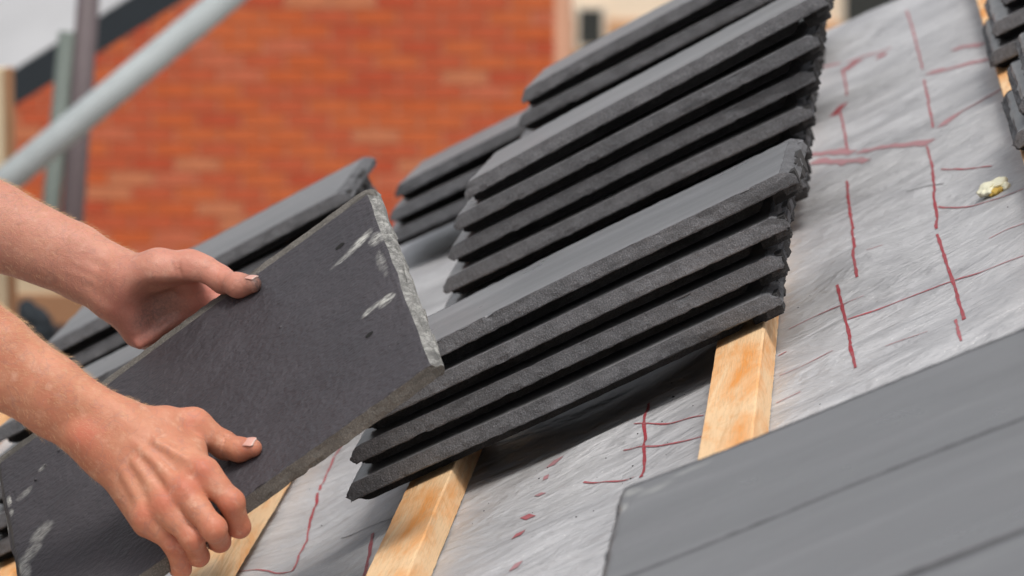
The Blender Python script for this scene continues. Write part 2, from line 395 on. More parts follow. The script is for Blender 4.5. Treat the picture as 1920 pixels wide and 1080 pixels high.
for k in [-4, -3, -2, -1, 0, 1, 2, 3, 4, 5, 6]:
    far = k == -10; k = -1 if far else k
    me = batten_me(k) if k != -1 else (batten_me(k, 2.13) if far else batten_me(k, -2.6, 1.40))
    u = .0705+GAUGE*k + {2: .004, -1: .058, -2: .04}.get(k, 0)
    o = link('batten', me, mat=frame(R3(u, 0, 0), S, B, N))
    tag(o, 'short far length of batten under the low dark stack' if far else bl.get(k, ['', '', '', 'fourth', 'fifth', 'sixth', 'seventh'][max(k, 3)]+' softwood batten up the slope from the lower left end of the nearest stack'), 'batten', 'softwood battens nailed across the roof')

# ------------------------------------------------------------------ concrete tiles
TL, TWD, TT, RB = .420, .330, .0150, .0122
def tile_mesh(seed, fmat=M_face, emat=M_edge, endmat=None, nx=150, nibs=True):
    r = np.random.default_rng(seed)
    # outline of the section across the width (y, z), counter-clockwise from the front foot; third value: 0 face, 1 edge, 2 underside
    top = [(y, RB+TT) for y in np.linspace(.0022, TWD-.002, 16)][::-1]
    prof = [(.014, RB, 2), (.0, RB+.0010, 1), (-.0004, RB+.006, 1), (0, RB+.012, 1), (.0002, RB+TT-.0018, 1)]
    prof = [(0.0012, RB, 1), (-.0002, RB+.0012, 1), (-.0004, RB+.0055, 1), (.0, RB+.010, 1), (.0001, RB+.0145, 1), (.0004, RB+TT-.0012, 0), (.0018, RB+TT, 0)]
    prof += [(y, RB+TT, 0) for y in np.linspace(.012, TWD-.012, 15)] + [(TWD-.0015, RB+TT, 1), (TWD, RB+TT-.0015, 1), (TWD, RB+.009, 1), (TWD, RB+.0012, 2), (TWD-.001, RB, 2)]
    # interlocking ribs beneath, seen from the end as a scalloped outline
    for (a, b) in ((.300, .285), (.262, .245), (.185, .165), (.110, .090), (.066, .048)):
        prof += [(a+.004, RB, 2), (a, .0004, 2), (b, .0004, 2), (b-.004, RB, 2)]
    P = np.array([(a, b) for a, b, c in prof]); tg = [c for a, b, c in prof]; n = len(P)
    xs = np.concatenate([[0, .0012, .003, .0055, .008], np.linspace(.011, TL-.012, nx), [TL-.009, TL-.006, TL-.003, TL-.001, TL]])
    V = np.zeros((len(xs), n, 3))
    zc = RB+TT*.42
    ph = r.uniform(0, 6.28, 12)
    for i, x in enumerate(xs):
        e0 = max(0, 1-x/.009); e1 = max(0, 1-(TL-x)/(.007 if endmat else .010))
        drop = .0085*e0**1.3 + .0070*e1**1.2                             # bevelled nose, broken-off head
        y, z = P[:, 0].copy(), P[:, 1].copy()
        z = np.where(z > zc, z-drop*(z-zc)/(RB+TT-zc), z+(.003*e0)*(z < RB*.5)*1.5)
        z = np.where(z < RB*.9, z+(RB-z)*min(1, max(0, (x-(TL-.045))/.012)), z)
        V[i, :, 0] = x; V[i, :, 1] = y; V[i, :, 2] = z
    # roughness: fine grain on the arrises, a few bites out of them
    def nz(f, amp):
        a = r.normal(0, 1, (len(xs), n));
        for _ in range(f): a[1:-1] = (a[:-2]+a[1:-1]+a[2:])/3
        return a/a.std()*amp
    em = np.array([1.0 if c == 1 else (.25 if c == 0 else .8) for c in tg])
    ar = np.array([1.0 if abs(z-(RB+TT)) < .002 and y < .003 or abs(z-RB) < .0015 and y < .002 else 0 for y, z in P])
    V[:, :, 1] += nz(1, .00022)*em; V[:, :, 2] += nz(1, .00016)*em
    bite = np.clip(nz(3, 1.0)-1.15, 0, 3)*.0011*ar
    V[:, :, 1] += bite; V[:, :, 2] += bite*np.where(P[:, 1] > RB+.009, -1, 1)*.8
    endr = (np.exp(-xs/.008)+np.exp(-(TL-xs)/.010))[:, None]
    V[:, :, 0] += nz(0, .0011)*endr*(xs[:, None] > -1); V[:, :, 2] += nz(0, .0006)*endr
    V[:, :, 2] += (.0006*np.sin(xs*9+ph[0])+.0004*np.sin(xs*23+ph[1]))[:, None]
    verts = V.reshape(-1, 3); F = []; mi = []
    EM = 3 if endmat else 1
    for i in range(len(xs)-1):
        xend = xs[i] < .004 or xs[i] > TL-.0125
        for j in range(n):
            k = (j+1) % n
            F.append((i*n+j, i*n+k, (i+1)*n+k, (i+1)*n+j))
            t_ = 0 if tg[j] == 0 and tg[k] == 0 else (1 if tg[j] <= 1 and tg[k] <= 1 else 2)
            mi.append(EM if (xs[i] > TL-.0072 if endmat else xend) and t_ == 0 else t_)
    # ends: one inner ring then a triangle fan
    verts = list(verts)
    for base, sgn in ((0, -1), ((len(xs)-1)*n, 1)):
        F.append(tuple(range(base, base+n))[::(1 if sgn < 0 else -1)][::-1][::-1]); mi.append(EM)
    # nibs that hook over the batten, at the head
    def blk(x0, x1, y0, y1, z0, z1):
        b = len(verts); j = lambda: r.normal(0, .0009)
        for x in (x0, x1):
            for y in (y0, y1):
                for z in (z0, z1): verts.append((x+j(), y+j(), z+(j() if z == z0 else 0)))
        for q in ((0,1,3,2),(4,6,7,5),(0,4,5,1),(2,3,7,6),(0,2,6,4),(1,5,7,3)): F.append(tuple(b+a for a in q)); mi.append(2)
    blk(TL-.030, TL-.004, .040, .062, -.0005, RB+.004); blk(TL-.030, TL-.005, .205, .235, -.0005, RB+.004)
    if nibs: blk(TL-.014, TL+.0012, .006, .034, RB-.006, RB+.011)
    if nibs: blk(TL-.012, TL+.0008, .090, .130, RB-.006, RB+.010); blk(TL-.014, TL+.0012, .150, .200, RB-.005, RB+.011)
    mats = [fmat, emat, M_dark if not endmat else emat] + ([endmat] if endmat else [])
    me = mesh_from('concrete_tile', np.array(verts), F, mats, midx=mi)
    bm = bmesh.new(); bm.from_mesh(me); bmesh.ops.recalc_face_normals(bm, faces=bm.faces); bm.to_mesh(me); bm.free()
    return me
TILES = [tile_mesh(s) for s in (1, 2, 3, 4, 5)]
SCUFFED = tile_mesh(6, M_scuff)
def place_tile(mesh, u, v, w, tilt=0.0, yaw=0.0, label='', group='', name='roof_tile', roll=0.0):
    ca, sa = math.cos(tilt), math.sin(tilt); s2 = S*ca+N*sa; n2 = -S*sa+N*ca
    cy, sy = math.cos(yaw), math.sin(yaw); s3 = s2*cy+B*sy; b3 = -s2*sy+B*cy
    cr, sr = math.cos(roll), math.sin(roll); b3, n2 = b3*cr+n2*sr, n2*cr-b3*sr
    o = link(name, mesh, mat=frame(R3(u, v, w), s3, b3, n2))
    return tag(o, label, 'roof tile', group)
ORD = ['bottom', 'second from bottom', 'third from bottom', 'fourth from bottom', 'fifth from bottom', 'sixth from bottom', 'seventh from bottom']
def stack(u0, v0, count, where, group, dtilt=.0105, lean=.0195, jit=.0025, base_w=0.0, roll=-.034):
    r = random.Random(int(u0*1000+v0*77))
    for k in range(count):
        last = k == count-1
        lab = ('topmost' if last else ORD[k])+' grey concrete tile of '+where
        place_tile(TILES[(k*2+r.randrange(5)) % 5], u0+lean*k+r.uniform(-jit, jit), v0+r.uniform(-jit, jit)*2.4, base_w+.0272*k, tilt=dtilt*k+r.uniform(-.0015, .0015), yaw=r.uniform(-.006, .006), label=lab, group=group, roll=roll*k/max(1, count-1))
# nearest stack, sharp in focus
for k, (u, dv, w, ti, ya) in enumerate(((.0, .0, .0, -.002, .0), (.0175, .002, .0272, .006, .003), (.0350, -.002, .0548, .012, -.002), (.0600, .001, .0822, .022, .001))):
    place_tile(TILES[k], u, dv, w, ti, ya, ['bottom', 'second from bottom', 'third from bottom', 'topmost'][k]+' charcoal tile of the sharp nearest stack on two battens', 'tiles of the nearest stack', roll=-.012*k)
stack(.018, .73, 6, 'the middle stack right behind the sharp one', 'tiles of the stack behind the nearest one')
stack(.025, 1.58, 6, 'the blurred third stack at top centre', 'tiles of the third stack up the row')
stack(.030, 2.25, 2, 'the last low stack by the far roof edge', 'tiles of the low stack at the far edge')
stack(-.520, .74, 5, 'the stack hidden behind the roofer arms at left edge', 'tiles of the left stack behind the arms')
stack(-.600, 1.47, 5, 'the blurred stack between raised hand and brick wall', 'tiles of the blurred left stack', roll=.004)
stack(-.180, 2.10, 3, 'the low dark stack left of the third stack', 'tiles of the low dark far stack')
stack(.655, .30, 4, 'the right edge stack nearer the camera', 'tiles of the right edge near stack')
stack(.655, 1.02, 5, 'the blurred stack in the top right corner', 'tiles of the top right corner stack')
# laid tiles in the near right foreground
for i in range(4):
    y0 = -.803-.33-.3268*i
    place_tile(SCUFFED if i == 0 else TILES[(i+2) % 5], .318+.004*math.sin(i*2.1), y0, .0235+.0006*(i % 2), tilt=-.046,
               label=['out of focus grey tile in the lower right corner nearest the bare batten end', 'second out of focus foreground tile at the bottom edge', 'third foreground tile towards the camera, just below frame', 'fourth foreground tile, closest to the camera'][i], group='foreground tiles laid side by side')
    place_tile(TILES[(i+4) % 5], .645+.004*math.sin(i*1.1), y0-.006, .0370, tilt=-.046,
               label=['upslope foreground tile lapping the blurred corner tile at right edge', 'second upslope foreground tile beyond the right edge', 'third upslope foreground tile', 'fourth upslope foreground tile closest to the camera'][i], group='foreground tiles of the course above')

# the tile being held
held_me = tile_mesh(42, M_held, M_hedge, M_pale, nibs=False)
hold = link('held_tile', held_me, mat=frame(tloc(-.21, -.165, -(RB+TT)), TX, TY, TN))
tag(hold, 'dark concrete tile with white lime smears held in both hands', 'roof tile')
def disc_hole(x, y, r):
    bm = bmesh.new(); bmesh.ops.create_circle(bm, cap_ends=True, segments=14, radius=r)
    # a shallow rim and a sunken floor so the nail hole has depth
    f = bm.faces[:]; ex = bmesh.ops.inset_region(bm, faces=f, thickness=r*.25)
    for v in f[0].verts: v.co.z -= .0003
    for v in bm.verts: v.co.x *= 1.5; v.co += Vector((x, y, RB+TT+.0009)); v.co.x += random.uniform(-.0003, .0003); v.co.y += random.uniform(-.0003, .0003)
    me = bpy.data.meshes.new('nail_hole'); bm.to_mesh(me); bm.free(); me.materials.append(M_hole); return me
M_hole = flat('nail_hole_shadow_bore', (.006, .006, .006), .95)
for (x, y, r) in ((.3749, .2677, .0031), (.3733, .1036, .0027)):
    o = link('nail_hole', disc_hole(x, y, r)); o.parent = hold
for (x, y) in ((.068, .269), (.040, .250), (.052, .262), (.235, .128), (.3, .21)):
    bm = bmesh.new(); bmesh.ops.create_icosphere(bm, subdivisions=2, radius=.0016)
    for v in bm.verts: v.co *= random.uniform(.75, 1.2); v.co.z *= .5; v.co += Vector((x, y, RB+TT+.0005))
    me = bpy.data.meshes.new('grit_pimple'); bm.to_mesh(me); bm.free(); me.materials.append(M_held)
    o = link('grit_pimple', me); o.parent = hold

# ------------------------------------------------------------------ the house under the roof, the ground
CAMH = 7.6
M_ground = flat('yard_ground', (.30, .26, .21), .9, scale=.4)
gm = mesh_from('ground', [(-400, -200, -CAMH), (400, -200, -CAMH), (400, 600, -CAMH), (-400, 600, -CAMH)], [(0, 1, 2, 3)], [M_ground])
tag(link('ground', gm), 'bare sandy ground of the building site', kind='structure')
M_deck = flat('deck_timber', (.30, .20, .11), .8)
tag(link('roof_deck', box_me('roof_deck', (U0+.01, V0+.01, -.22), (U1, V1-.02, -.105), M_deck), mat=ROOF), 'timber deck beneath the underlay', kind='structure')
def brick_mat(name, col):
    t = NT(name); ov = t.tc.outputs['Object']; n = t.noise(ov, 14, 5, .6)
    return t.set(t.mix(n, tuple(x*.75 for x in col), tuple(min(1, x*1.25) for x in col)), .9, t.bump(t.noise(ov, 90, 4), .5, .003), spec=.2)
BRK = [brick_mat('brick_'+n, c) for n, c in (('red', (.53, .112, .050)), ('orange', (.58, .140, .050)), ('deep_red', (.50, .092, .042)), ('buff', (.57, .20, .10)), ('rose', (.56, .15, .078)), ('orange_red', (.57, .125, .042)))]
M_mort = flat('mortar', (.72, .40, .27), .95)
hw = link('house_wall', box_me('house_wall', (O[0]-.75, 1.75-.2, -CAMH), (O[0]+2.0, 6.70, -1.55), BRK[0]))
tag(hw, 'brick house wall under the tiled roof', kind='structure')

# ------------------------------------------------------------------ far brick wall, each brick in the clear part of the view its own piece
DW = 24.0
pr = at(1066, 300, DW); YW = pr[1]
def on_wall(px, py): r = ray(px, py); return r*(YW/r[1])
xr = on_wall(1066, 200)[0]; xl = on_wall(-500, 200)[0]; zt = on_wall(600, -420)[2]
wall = empty('brick_house', (xl, YW, -CAMH)); tag(wall, 'blurred orange red brick house wall filling the background', 'house')
child('mortar_bed', box_me('mortar_bed', (0, .012, 0), (xr-xl, .34, zt+CAMH), M_mort), wall, Matrix.Translation((xl, YW, -CAMH)))
BX, BZ = .225, .075
brick_mes = []
for i, m in enumerate(BRK):
    brick_mes.append(box_me('brick', (0, 0, 0), (.213, .10, .0625), m))
half_mes = [box_me('brick', (0, 0, 0), (.1025, .10, .065), m) for m in BRK]
cells = []
nr = int((zt+CAMH)/BZ)
for j in range(nr):
    x = 0.0; kx = 0
    if j % 2: cells.append((x, j*BZ, True)); x += .1125
    while x+.2 < xr-xl: cells.append((x, j*BZ, False)); x += BX
    if x+.1 < xr-xl: cells.append((x, j*BZ, True))
wts = [.33, .26, .14, .06, .08, .13]
rb = random.Random(5)
def pxof(X): d = X@FW; return 960+FPX*(X@RT)/d, 540-FPX*(X@UP)/d
scored = []
for (x, z, hf) in cells:
    p = pxof(np.array([xl+x+.1, YW, -CAMH+z+.03]))
    clear = (290 < p[0] < 1080 and -12 < p[1] < 480 and (p[1] < 480-(p[0]-300)*.42)) or (p[0] > 740 and 0 < p[1] < 340 and p[0] < 1000)
    scored.append((0 if clear and p[1] > -12 else 1, abs(p[0]-650)+abs(p[1]-150), x, z, hf))
scored.sort()
def pick():
    r = rb.random(); a = 0
    for i, w_ in enumerate(wts):
        a += w_
        if r < a: return i
    return 0
restV = [[] for _ in BRK]
for n_, (c, d, x, z, hf) in enumerate(scored):
    mi = pick()
    X = (xl+x, YW-rb.uniform(0, .004), -CAMH+z+rb.uniform(-.001, .001))
    if n_ < 298:
        child('brick', (half_mes if hf else brick_mes)[mi], wall, Matrix.Translation(X))
    else: restV[mi].append((x, z, .1025 if hf else .215))
V = []; F = []; MI = []
for mi, lst in enumerate(restV):
    for (x, z, w_) in lst:
        b = len(V); V += [(x+a, y, z+c) for a in (0, w_) for y in (-.002, .03) for c in (0, .065)]
        F += [tuple(b+a for a in q) for q in ((0,1,3,2),(4,6,7,5),(0,4,5,1),(2,3,7,6),(0,2,6,4),(1,5,7,3))]; MI += [mi]*6
rest = child('brickwork', mesh_from('brickwork', V, F, BRK, midx=MI), wall, Matrix.Translation((xl, YW, -CAMH))); rest['kind'] = 'stuff'

# pale house beyond the corner of the brick one
M_rend = flat('cream_render', (.86, .72, .56), .9, scale=.6, var=.08)
M_glass = flat('dark_window_glass', (.03, .035, .035), .25)
M_frame = flat('pale_frame', (.7, .62, .52), .6)
M_brown = flat('brown_band', (.62, .36, .20), .9, scale=.8)
DB = 55.0
pb = at(1100, 100, DB); YB = pb[1]
def on_b(px, py): r = ray(px, py); return r*(YB/r[1])
x0, x1 = on_b(980, 100)[0], on_b(2700, 100)[0]; ztb = on_b(1500, -900)[2]
cream = empty('cream_house', (x0, YB, -CAMH)); tag(cream, 'blurred cream house beyond the corner of the brick wall', 'house')
child('wall', box_me('wall', (x0, YB, -CAMH), (x1, YB+6, ztb), M_rend), cream)
for (px, py, w_, h_) in ((1108, 50, .13, .20), (1668, -12, .5, .42), (1400, -60, .5, .6), (1950, -60, .5, .6)):
    c = on_b(px, py)
    f = child('window', box_me('window', (c[0]-w_-.05, YB-.06, c[2]-h_-.05), (c[0]+w_+.05, YB+.02, c[2]+h_+.05), M_glass if px == 1112 else M_frame), cream)
    child('pane', box_me('pane', (c[0]-w_, YB-.075, c[2]-h_), (c[0]+w_, YB-.03, c[2]+h_), M_glass), f)
c0, c1 = on_b(1040, 60), on_b(1300, 140)
child('brown_band', box_me('brown_band', (x0, YB-.03, c1[2]-2), (x1, YB+.01, on_b(1100, 36)[2]), M_brown), cream)

# ------------------------------------------------------------------ scaffold and canopy on the left
M_galv = flat('galvanised_steel', (.34, .375, .385), .6, 0, .22, 14)
M_galv2 = flat('weathered_scaffold_steel', (.11, .085, .09), .6, .0, .2, 14)
M_galv3 = flat('green_grey_scaffold_steel', (.12, .145, .13), .6, .0, .2, 14)
M_verge = flat('dark_blue_grey_fascia', (.010, .016, .022), .8)
M_sheet = flat('white_canopy_sheet', (.46, .46, .47), .5, scale=2)
M_sheet2 = flat('grey_canopy_sheet', (.25, .25, .26), .5, scale=2)
M_board = flat('scaffold_board_wood', (.62, .50, .34), .8, scale=5)
M_board2 = flat("orange_scaffold_board_wood", (.36, .19, .10), .8, scale=5)
rail = empty('scaffold_rail', at(200, 165, 9.4)); tag(rail, 'thick galvanised scaffold tube slanting across the top left corner', 'scaffold tube')
child('tube', tube_me('tube', [at(-420, 697, 10.8), at(620, -166, 11.0)], .0335, M_galv, 24), rail)
def coupler(parent, c, m):
    child('coupler', tube_me('coupler', [c-np.array([.04, 0, -.03]), c+np.array([.04, 0, -.03])], .045, m, 12), parent)
coupler(rail, at(615, -162, 11.0), M_galv2)
for (a, b, m, lab, r_) in (((184, -260), (96, 960), M_galv2, 'dark upright scaffold tube right of the pale one behind the hands', .030), ((127, 60), (42, 960), M_galv3, 'greenish upright scaffold tube at left, shorter of the two uprights', .024)):
    e = empty('scaffold_post', at(*b, 12.5)); tag(e, lab, 'scaffold tube')
    child('tube', tube_me('tube', [at(*a, 12.5), at(*b, 12.5)], r_, m, 20), e)
    child('base_plate', tube_me('base_plate', [at(*b, 12.5)-np.array([0, 0, .01]), at(*b, 12.5)+np.array([0, 0, .01])], .08, m, 12), e)
e = empty('timber_post', at(0, 700, 11)); tag(e, 'pale timber post cut by the left edge of the view', 'post')
a, b = at(4, 128, 11), at(2, 900, 11)
child('post', box_me('post', (a[0]-.045, a[1]-.03, b[2]), (a[0]+.006, a[1]+.03, a[2]), M_board), e)
child('side_board', box_me('side_board', (a[0]+.008, a[1]-.01, b[2]), (a[0]+.022, a[1]+.03, a[2]), M_board2), e)
# canopy: a sloping pale sheet with a dark fascia along its lower side
can = empty('canopy_roof', at(60, 120, 14)); tag(can, 'pale sloping roof with dark fascia in the top left corner', 'roof')
A0, A1 = at(8, 140, 14), at(330, -62, 14)
dirn = (A1-A0)/np.linalg.norm(A1-A0); A1 = A0+dirn*2.2
sheet_up = np.array([-.35, 1.0, .14]); sheet_up /= np.linalg.norm(sheet_up)
def slab(name, P0, P1, off, thick, mat, parent):
    nrm = np.cross(P1-P0, off); nrm /= np.linalg.norm(nrm); nrm *= np.sign(nrm[2]) if nrm[2] else 1
    V = [P0, P1, P1+off, P0+off]; V = [v for v in V]+[v-nrm*thick for v in V]
    me = mesh_from(name, V, [(0,1,2,3), (7,6,5,4), (0,4,5,1), (1,5,6,2), (2,6,7,3), (3,7,4,0)], [mat])
    bm = bmesh.new(); bm.from_mesh(me); bmesh.ops.recalc_face_normals(bm, faces=bm.faces); bm.to_mesh(me); bm.free()
    return child(name, me, parent)
P0 = A0-dirn*1.6
for k, (m, w_) in enumerate(((M_sheet, 1.0), (M_sheet2, .8), (M_sheet, 3.2))):
    off0 = sheet_up*sum((0, 1.0, 1.8)[k:k+1])
    slab('roof_sheet', P0+off0+sheet_up*.003*k, A1+off0+sheet_up*.003*k, sheet_up*(w_-.006), .04, m, can)
fa = at(30, 198, 14)-at(30, 132, 14)
slab('fascia', at(24, 137, 14)-FW*.05, at(24, 137, 14)-FW*.05+dirn*2.2, fa, .03, M_verge, can)
for (nm, y0, y1, m, lab) in (('scaffold_board', 498, 543, M_board, 'pale scaffold board between the two forearms at left'), ('scaffold_board', 550, 596, M_board2, 'orange brown scaffold board below the pale one at left')):
    a, b = at(-500, y0-6, 11.6), at(205, y1+6, 11.6)
    e = link(nm, box_me(nm, (a[0], a[1]-.02, b[2]), (b[0], a[1]+.02, a[2]), m, .004)); tag(e, lab, 'board')
# dark bundle low on the scaffold
bm = bmesh.new(); bmesh.ops.create_icosphere(bm, subdivisions=4, radius=1)
for v in bm.verts:
    p = v.co.copy(); k = 1+.16*math.sin(5*p.x+2*p.z)+.10*math.sin(9*p.y+4*p.x)+.07*math.sin(13*p.z)
    v.co = Vector((p.x*.075*k, p.y*.07*k, p.z*.062*k))
me = bpy.data.meshes.new('tarpaulin_bundle'); bm.to_mesh(me); bm.free(); me.materials.append(M_verge)
for p in me.polygons: p.use_smooth = True
e = link('tarpaulin_bundle', me, mat=Matrix.Translation(at(52, 622, 11.3))); tag(e, 'dark blurred bundle glimpsed just above the lower forearm', 'bundle')

# ------------------------------------------------------------------ tuft of wool on the underlay
M_wool = flat('pale_wool', (.80, .78, .60), .95, var=.12, scale=60, bumpd=.001); M_wooly = flat('yellow_wool', (.62, .42, .10), .95, var=.3, scale=80)
wu, wv = on_roof(1860, 352, -.022)
tuft = empty('wool_tuft', R3(wu, wv, float(memb_w(wu, wv)))); tag(tuft, 'small pale yellow tuft of insulation wool lying on the grey underlay', 'tuft of wool')
def lump(name, mat, spec, seed):
    r = np.random.default_rng(seed); Vs = []; Fs = []
    for (cx, cy, cz, a, b, c) in spec:
        bm = bmesh.new(); bmesh.ops.create_icosphere(bm, subdivisions=4, radius=1)
        ks = [(r.normal(0, 4, 3), r.uniform(0, 6.28)) for _ in range(9)]
        base = len(Vs)
        for v in bm.verts:
            p = np.array(v.co); k = 1+sum(math.sin(float(q@p)+f) for q, f in ks)*.035+r.normal(0, .03)
            Vs.append(np.array([cx+p[0]*a*k, cy+p[1]*b*k, max(cz+p[2]*c*k, 0)]))
        for f in bm.faces: Fs.append(tuple(base+v.index for v in f.verts))
        bm.free()
    Vw = [R3(wu, wv, float(memb_w(wu, wv)))+p[0]*S+p[1]*B+p[2]*N for p in Vs]
    return child(name, mesh_from(name, Vw, Fs, [mat], True), tuft)
lump('fluff', M_wool, [(-.004, 0, .006, .011, .02, .0065), (.006, .004, .0055, .011, .018, .006), (.012, -.01, .003, .005, .012, .004)], 3)
lump('yellow_core', M_wooly, [(.001, -.018, .0035, .006, .008, .0035), (.006, -.016, .003, .004, .006, .003)], 4)


# grit and tile crumbs lying on the underlay
V = []; F = []; rg = np.random.default_rng(11)
for i in range(90):
    u = rg.uniform(-.25, .85); v = rg.uniform(-.7, 1.6)
    if rg.random() < .5: u, v = rg.normal(.22, .13), rg.normal(-.15, .18)
    if abs((u-.0705)-GAUGE*round((u-.0705)/GAUGE)) < .03: continue
    a = rg.uniform(.0003, .0011)*(1.6 if rg.random() < .08 else 1); b = len(V); c = np.array([u, v, float(memb_w(u, v))+a*.5])
    for d_ in ((1, 0, 0), (-1, 0, 0), (0, 1, 0), (0, -1, 0), (0, 0, .8), (0, 0, -.8)): V.append(c+np.array(d_)*a*rg.uniform(.6, 1.3))
    F += [tuple(b+k for k in q) for q in ((0,2,4),(2,1,4),(1,3,4),(3,0,4),(2,0,5),(1,2,5),(3,1,5),(0,3,5))]
tag(link('tile_grit', mesh_from('tile_grit', V, F, [M_dark]), mat=ROOF), 'dark concrete grit and crumbs scattered on the grey underlay', 'grit', kind='stuff')

# ------------------------------------------------------------------ the roofer: arms and hands from smooth-blended tapered bones
def seg_d(P, a, b, ra, rb):
    a = np.asarray(a, np.float32); b = np.asarray(b, np.float32); ab = b-a; L2 = float(ab@ab)+1e-12
    t = np.clip(((P-a)@ab)/L2, 0, 1)
    q = P-a-t[..., None]*ab
    return np.sqrt((q*q).sum(-1))-(ra+(rb-ra)*t)
def smin(a, b, k):
    h = np.clip(.5+.5*(b-a)/k, 0, 1); return b+(a-b)*h-k*h*(1-h)
def smax(a, b, k): return -smin(-a, -b, k)
def surface_nets(f, lo, hi, res, blocks=True):
    """mesh of f(P)=0 in the box lo..hi; f is only evaluated finely near the surface"""
    lo = np.array(lo, np.float32); n = np.ceil((np.array(hi)-lo)/res).astype(int)+1
    C8 = 8; nb = np.ceil(n/C8).astype(int); n = nb*C8+1
    D = np.full(n, 1.0, np.float32)
    cc = np.stack(np.meshgrid(*[(np.arange(nb[i])+.5)*C8*res+lo[i] for i in range(3)], indexing='ij'), -1).astype(np.float32)
    dc = f(cc.reshape(-1, 3)).reshape(nb); rad = C8*res*.87*1.25
    near = np.argwhere(np.abs(dc) < rad+.006); D_in = dc < 0
    for ix in range(3): pass
    Dc = np.repeat(np.repeat(np.repeat(np.where(D_in, -1.0, 1.0), C8, 0), C8, 1), C8, 2).astype(np.float32)
    D[:-1, :-1, :-1] = Dc; D[-1] = 1; D[:, -1] = 1; D[:, :, -1] = 1
    g = np.stack(np.meshgrid(*[np.arange(C8+1)]*3, indexing='ij'), -1).astype(np.float32).reshape(-1, 3)
    CH = 400
    for s0 in range(0, len(near), CH):
        nbk = near[s0:s0+CH]
        P = (nbk[:, None, :]*C8+g[None])*res+lo
        d = f(P.reshape(-1, 3).astype(np.float32)).reshape(len(nbk), C8+1, C8+1, C8+1)
        for q, (i, j, k) in enumerate(nbk): D[i*C8:i*C8+C8+1, j*C8:j*C8+C8+1, k*C8:k*C8+C8+1] = d[q]
    sg = D < 0
    cell = np.zeros(tuple(x-1 for x in D.shape), bool)
    corners = [(a, b, c) for a in (0, 1) for b in (0, 1) for c in (0, 1)]
    cnt = sum(sg[a:a+cell.shape[0], b:b+cell.shape[1], c:c+cell.shape[2]].astype(np.int8) for a, b, c in corners)
    act = np.argwhere((cnt > 0) & (cnt < 8)); idx = np.full(cell.shape, -1, np.int64); idx[tuple(act.T)] = np.arange(len(act))
    acc = np.zeros((len(act), 3)); w = np.zeros(len(act))
    for c1 in corners:
        for ax in range(3):
            if c1[ax]: continue
            c2 = list(c1); c2[ax] = 1
            d1 = D[tuple((act+c1).T)]; d2 = D[tuple((act+c2).T)]; m = (d1 < 0) != (d2 < 0)
            t = np.where(m, d1/(d1-d2+1e-12*(~m)), 0); p = act+np.array(c1, float); p[:, ax] += t
            acc += p*m[:, None]; w += m
    V = acc/w[:, None]*res+lo
    quads = []
    for ax in range(3):
        o1, o2 = [(1, 2), (2, 0), (0, 1)][ax]
        sl1 = [slice(None)]*3; sl2 = [slice(None)]*3; sl1[ax] = slice(0, -1); sl2[ax] = slice(1, None)
        a_ = sg[tuple(sl1)]; b_ = sg[tuple(sl2)]; e = np.argwhere(a_ != b_); e = e[(e[:, o1] > 0) & (e[:, o2] > 0) & (e[:, o1] < cell.shape[o1]) & (e[:, o2] < cell.shape[o2])]
        e = e[(e[:, ax] < cell.shape[ax])]
        inside = a_[tuple(e.T)]
        def off(d1, d2): q = e.copy(); q[:, o1] -= d1; q[:, o2] -= d2; return idx[tuple(q.T)]
        q = np.stack([off(1, 1), off(0, 1), off(0, 0), off(1, 0)], -1)
        q = np.where(inside[:, None], q, q[:, ::-1]); quads.append(q[(q >= 0).all(1)])
    return V, np.concatenate(quads)
MM = .001
def T(px, py, h): return on_tile(px, py, h*MM)
UNDER = -(RB+TT)/MM                                                # mm, underside of the held tile
def L_(x, y, z): return tloc(x, y, z*MM)
VIEW = lambda p: -np.asarray(p)/np.linalg.norm(p)

# ---- lower (right) hand: back towards the camera, thumb on the face, fingers round the lower edge
thR = [(at(250, 806, 3.968), 16), (at(308, 797, 3.975), 14.8), (at(360, 796, 3.984), 12.9), (at(392, 817, 3.984), 10.6), (T(421, 836, 13), 10.4), (T(448, 843, 10.0), 9.3), (T(474, 840, 7.8), 7.8)]
ELB_R = at(-300, 480, 4.00)
wR = at(207, 818, 3.965)
fR = []                                                            # knuckle, middle joint, end joint, tip
def px_tile_y(px, py, h):
    q = on_tile(px, py, h*MM)-TC; return q@TX, q@TY
for (mc, pi, hp, r0, r1) in (((381, 888, 3.930), (434, 941), 9, 11.6, 10.6), ((346, 924, 3.924), (401, 991), 11, 11.4, 10.5), ((309, 950, 3.926), (360, 1009), 10, 10.8, 9.9), ((275, 972, 3.932), (327, 1021), 7, 10.0, 9.2)):
    m = at(*mc); p = T(pi[0], pi[1], hp)
    x, y = px_tile_y(pi[0], pi[1], hp)
    dip = L_(x-.010, -.169, -16.5); tip = L_(x-.018, -.150, -24.5)
    fR.append([(m, r0), (m*.5+p*.5+TN*.0012, r1-.1), (p, r1-.2), (dip, r1*.82), (tip, r1*.74)])
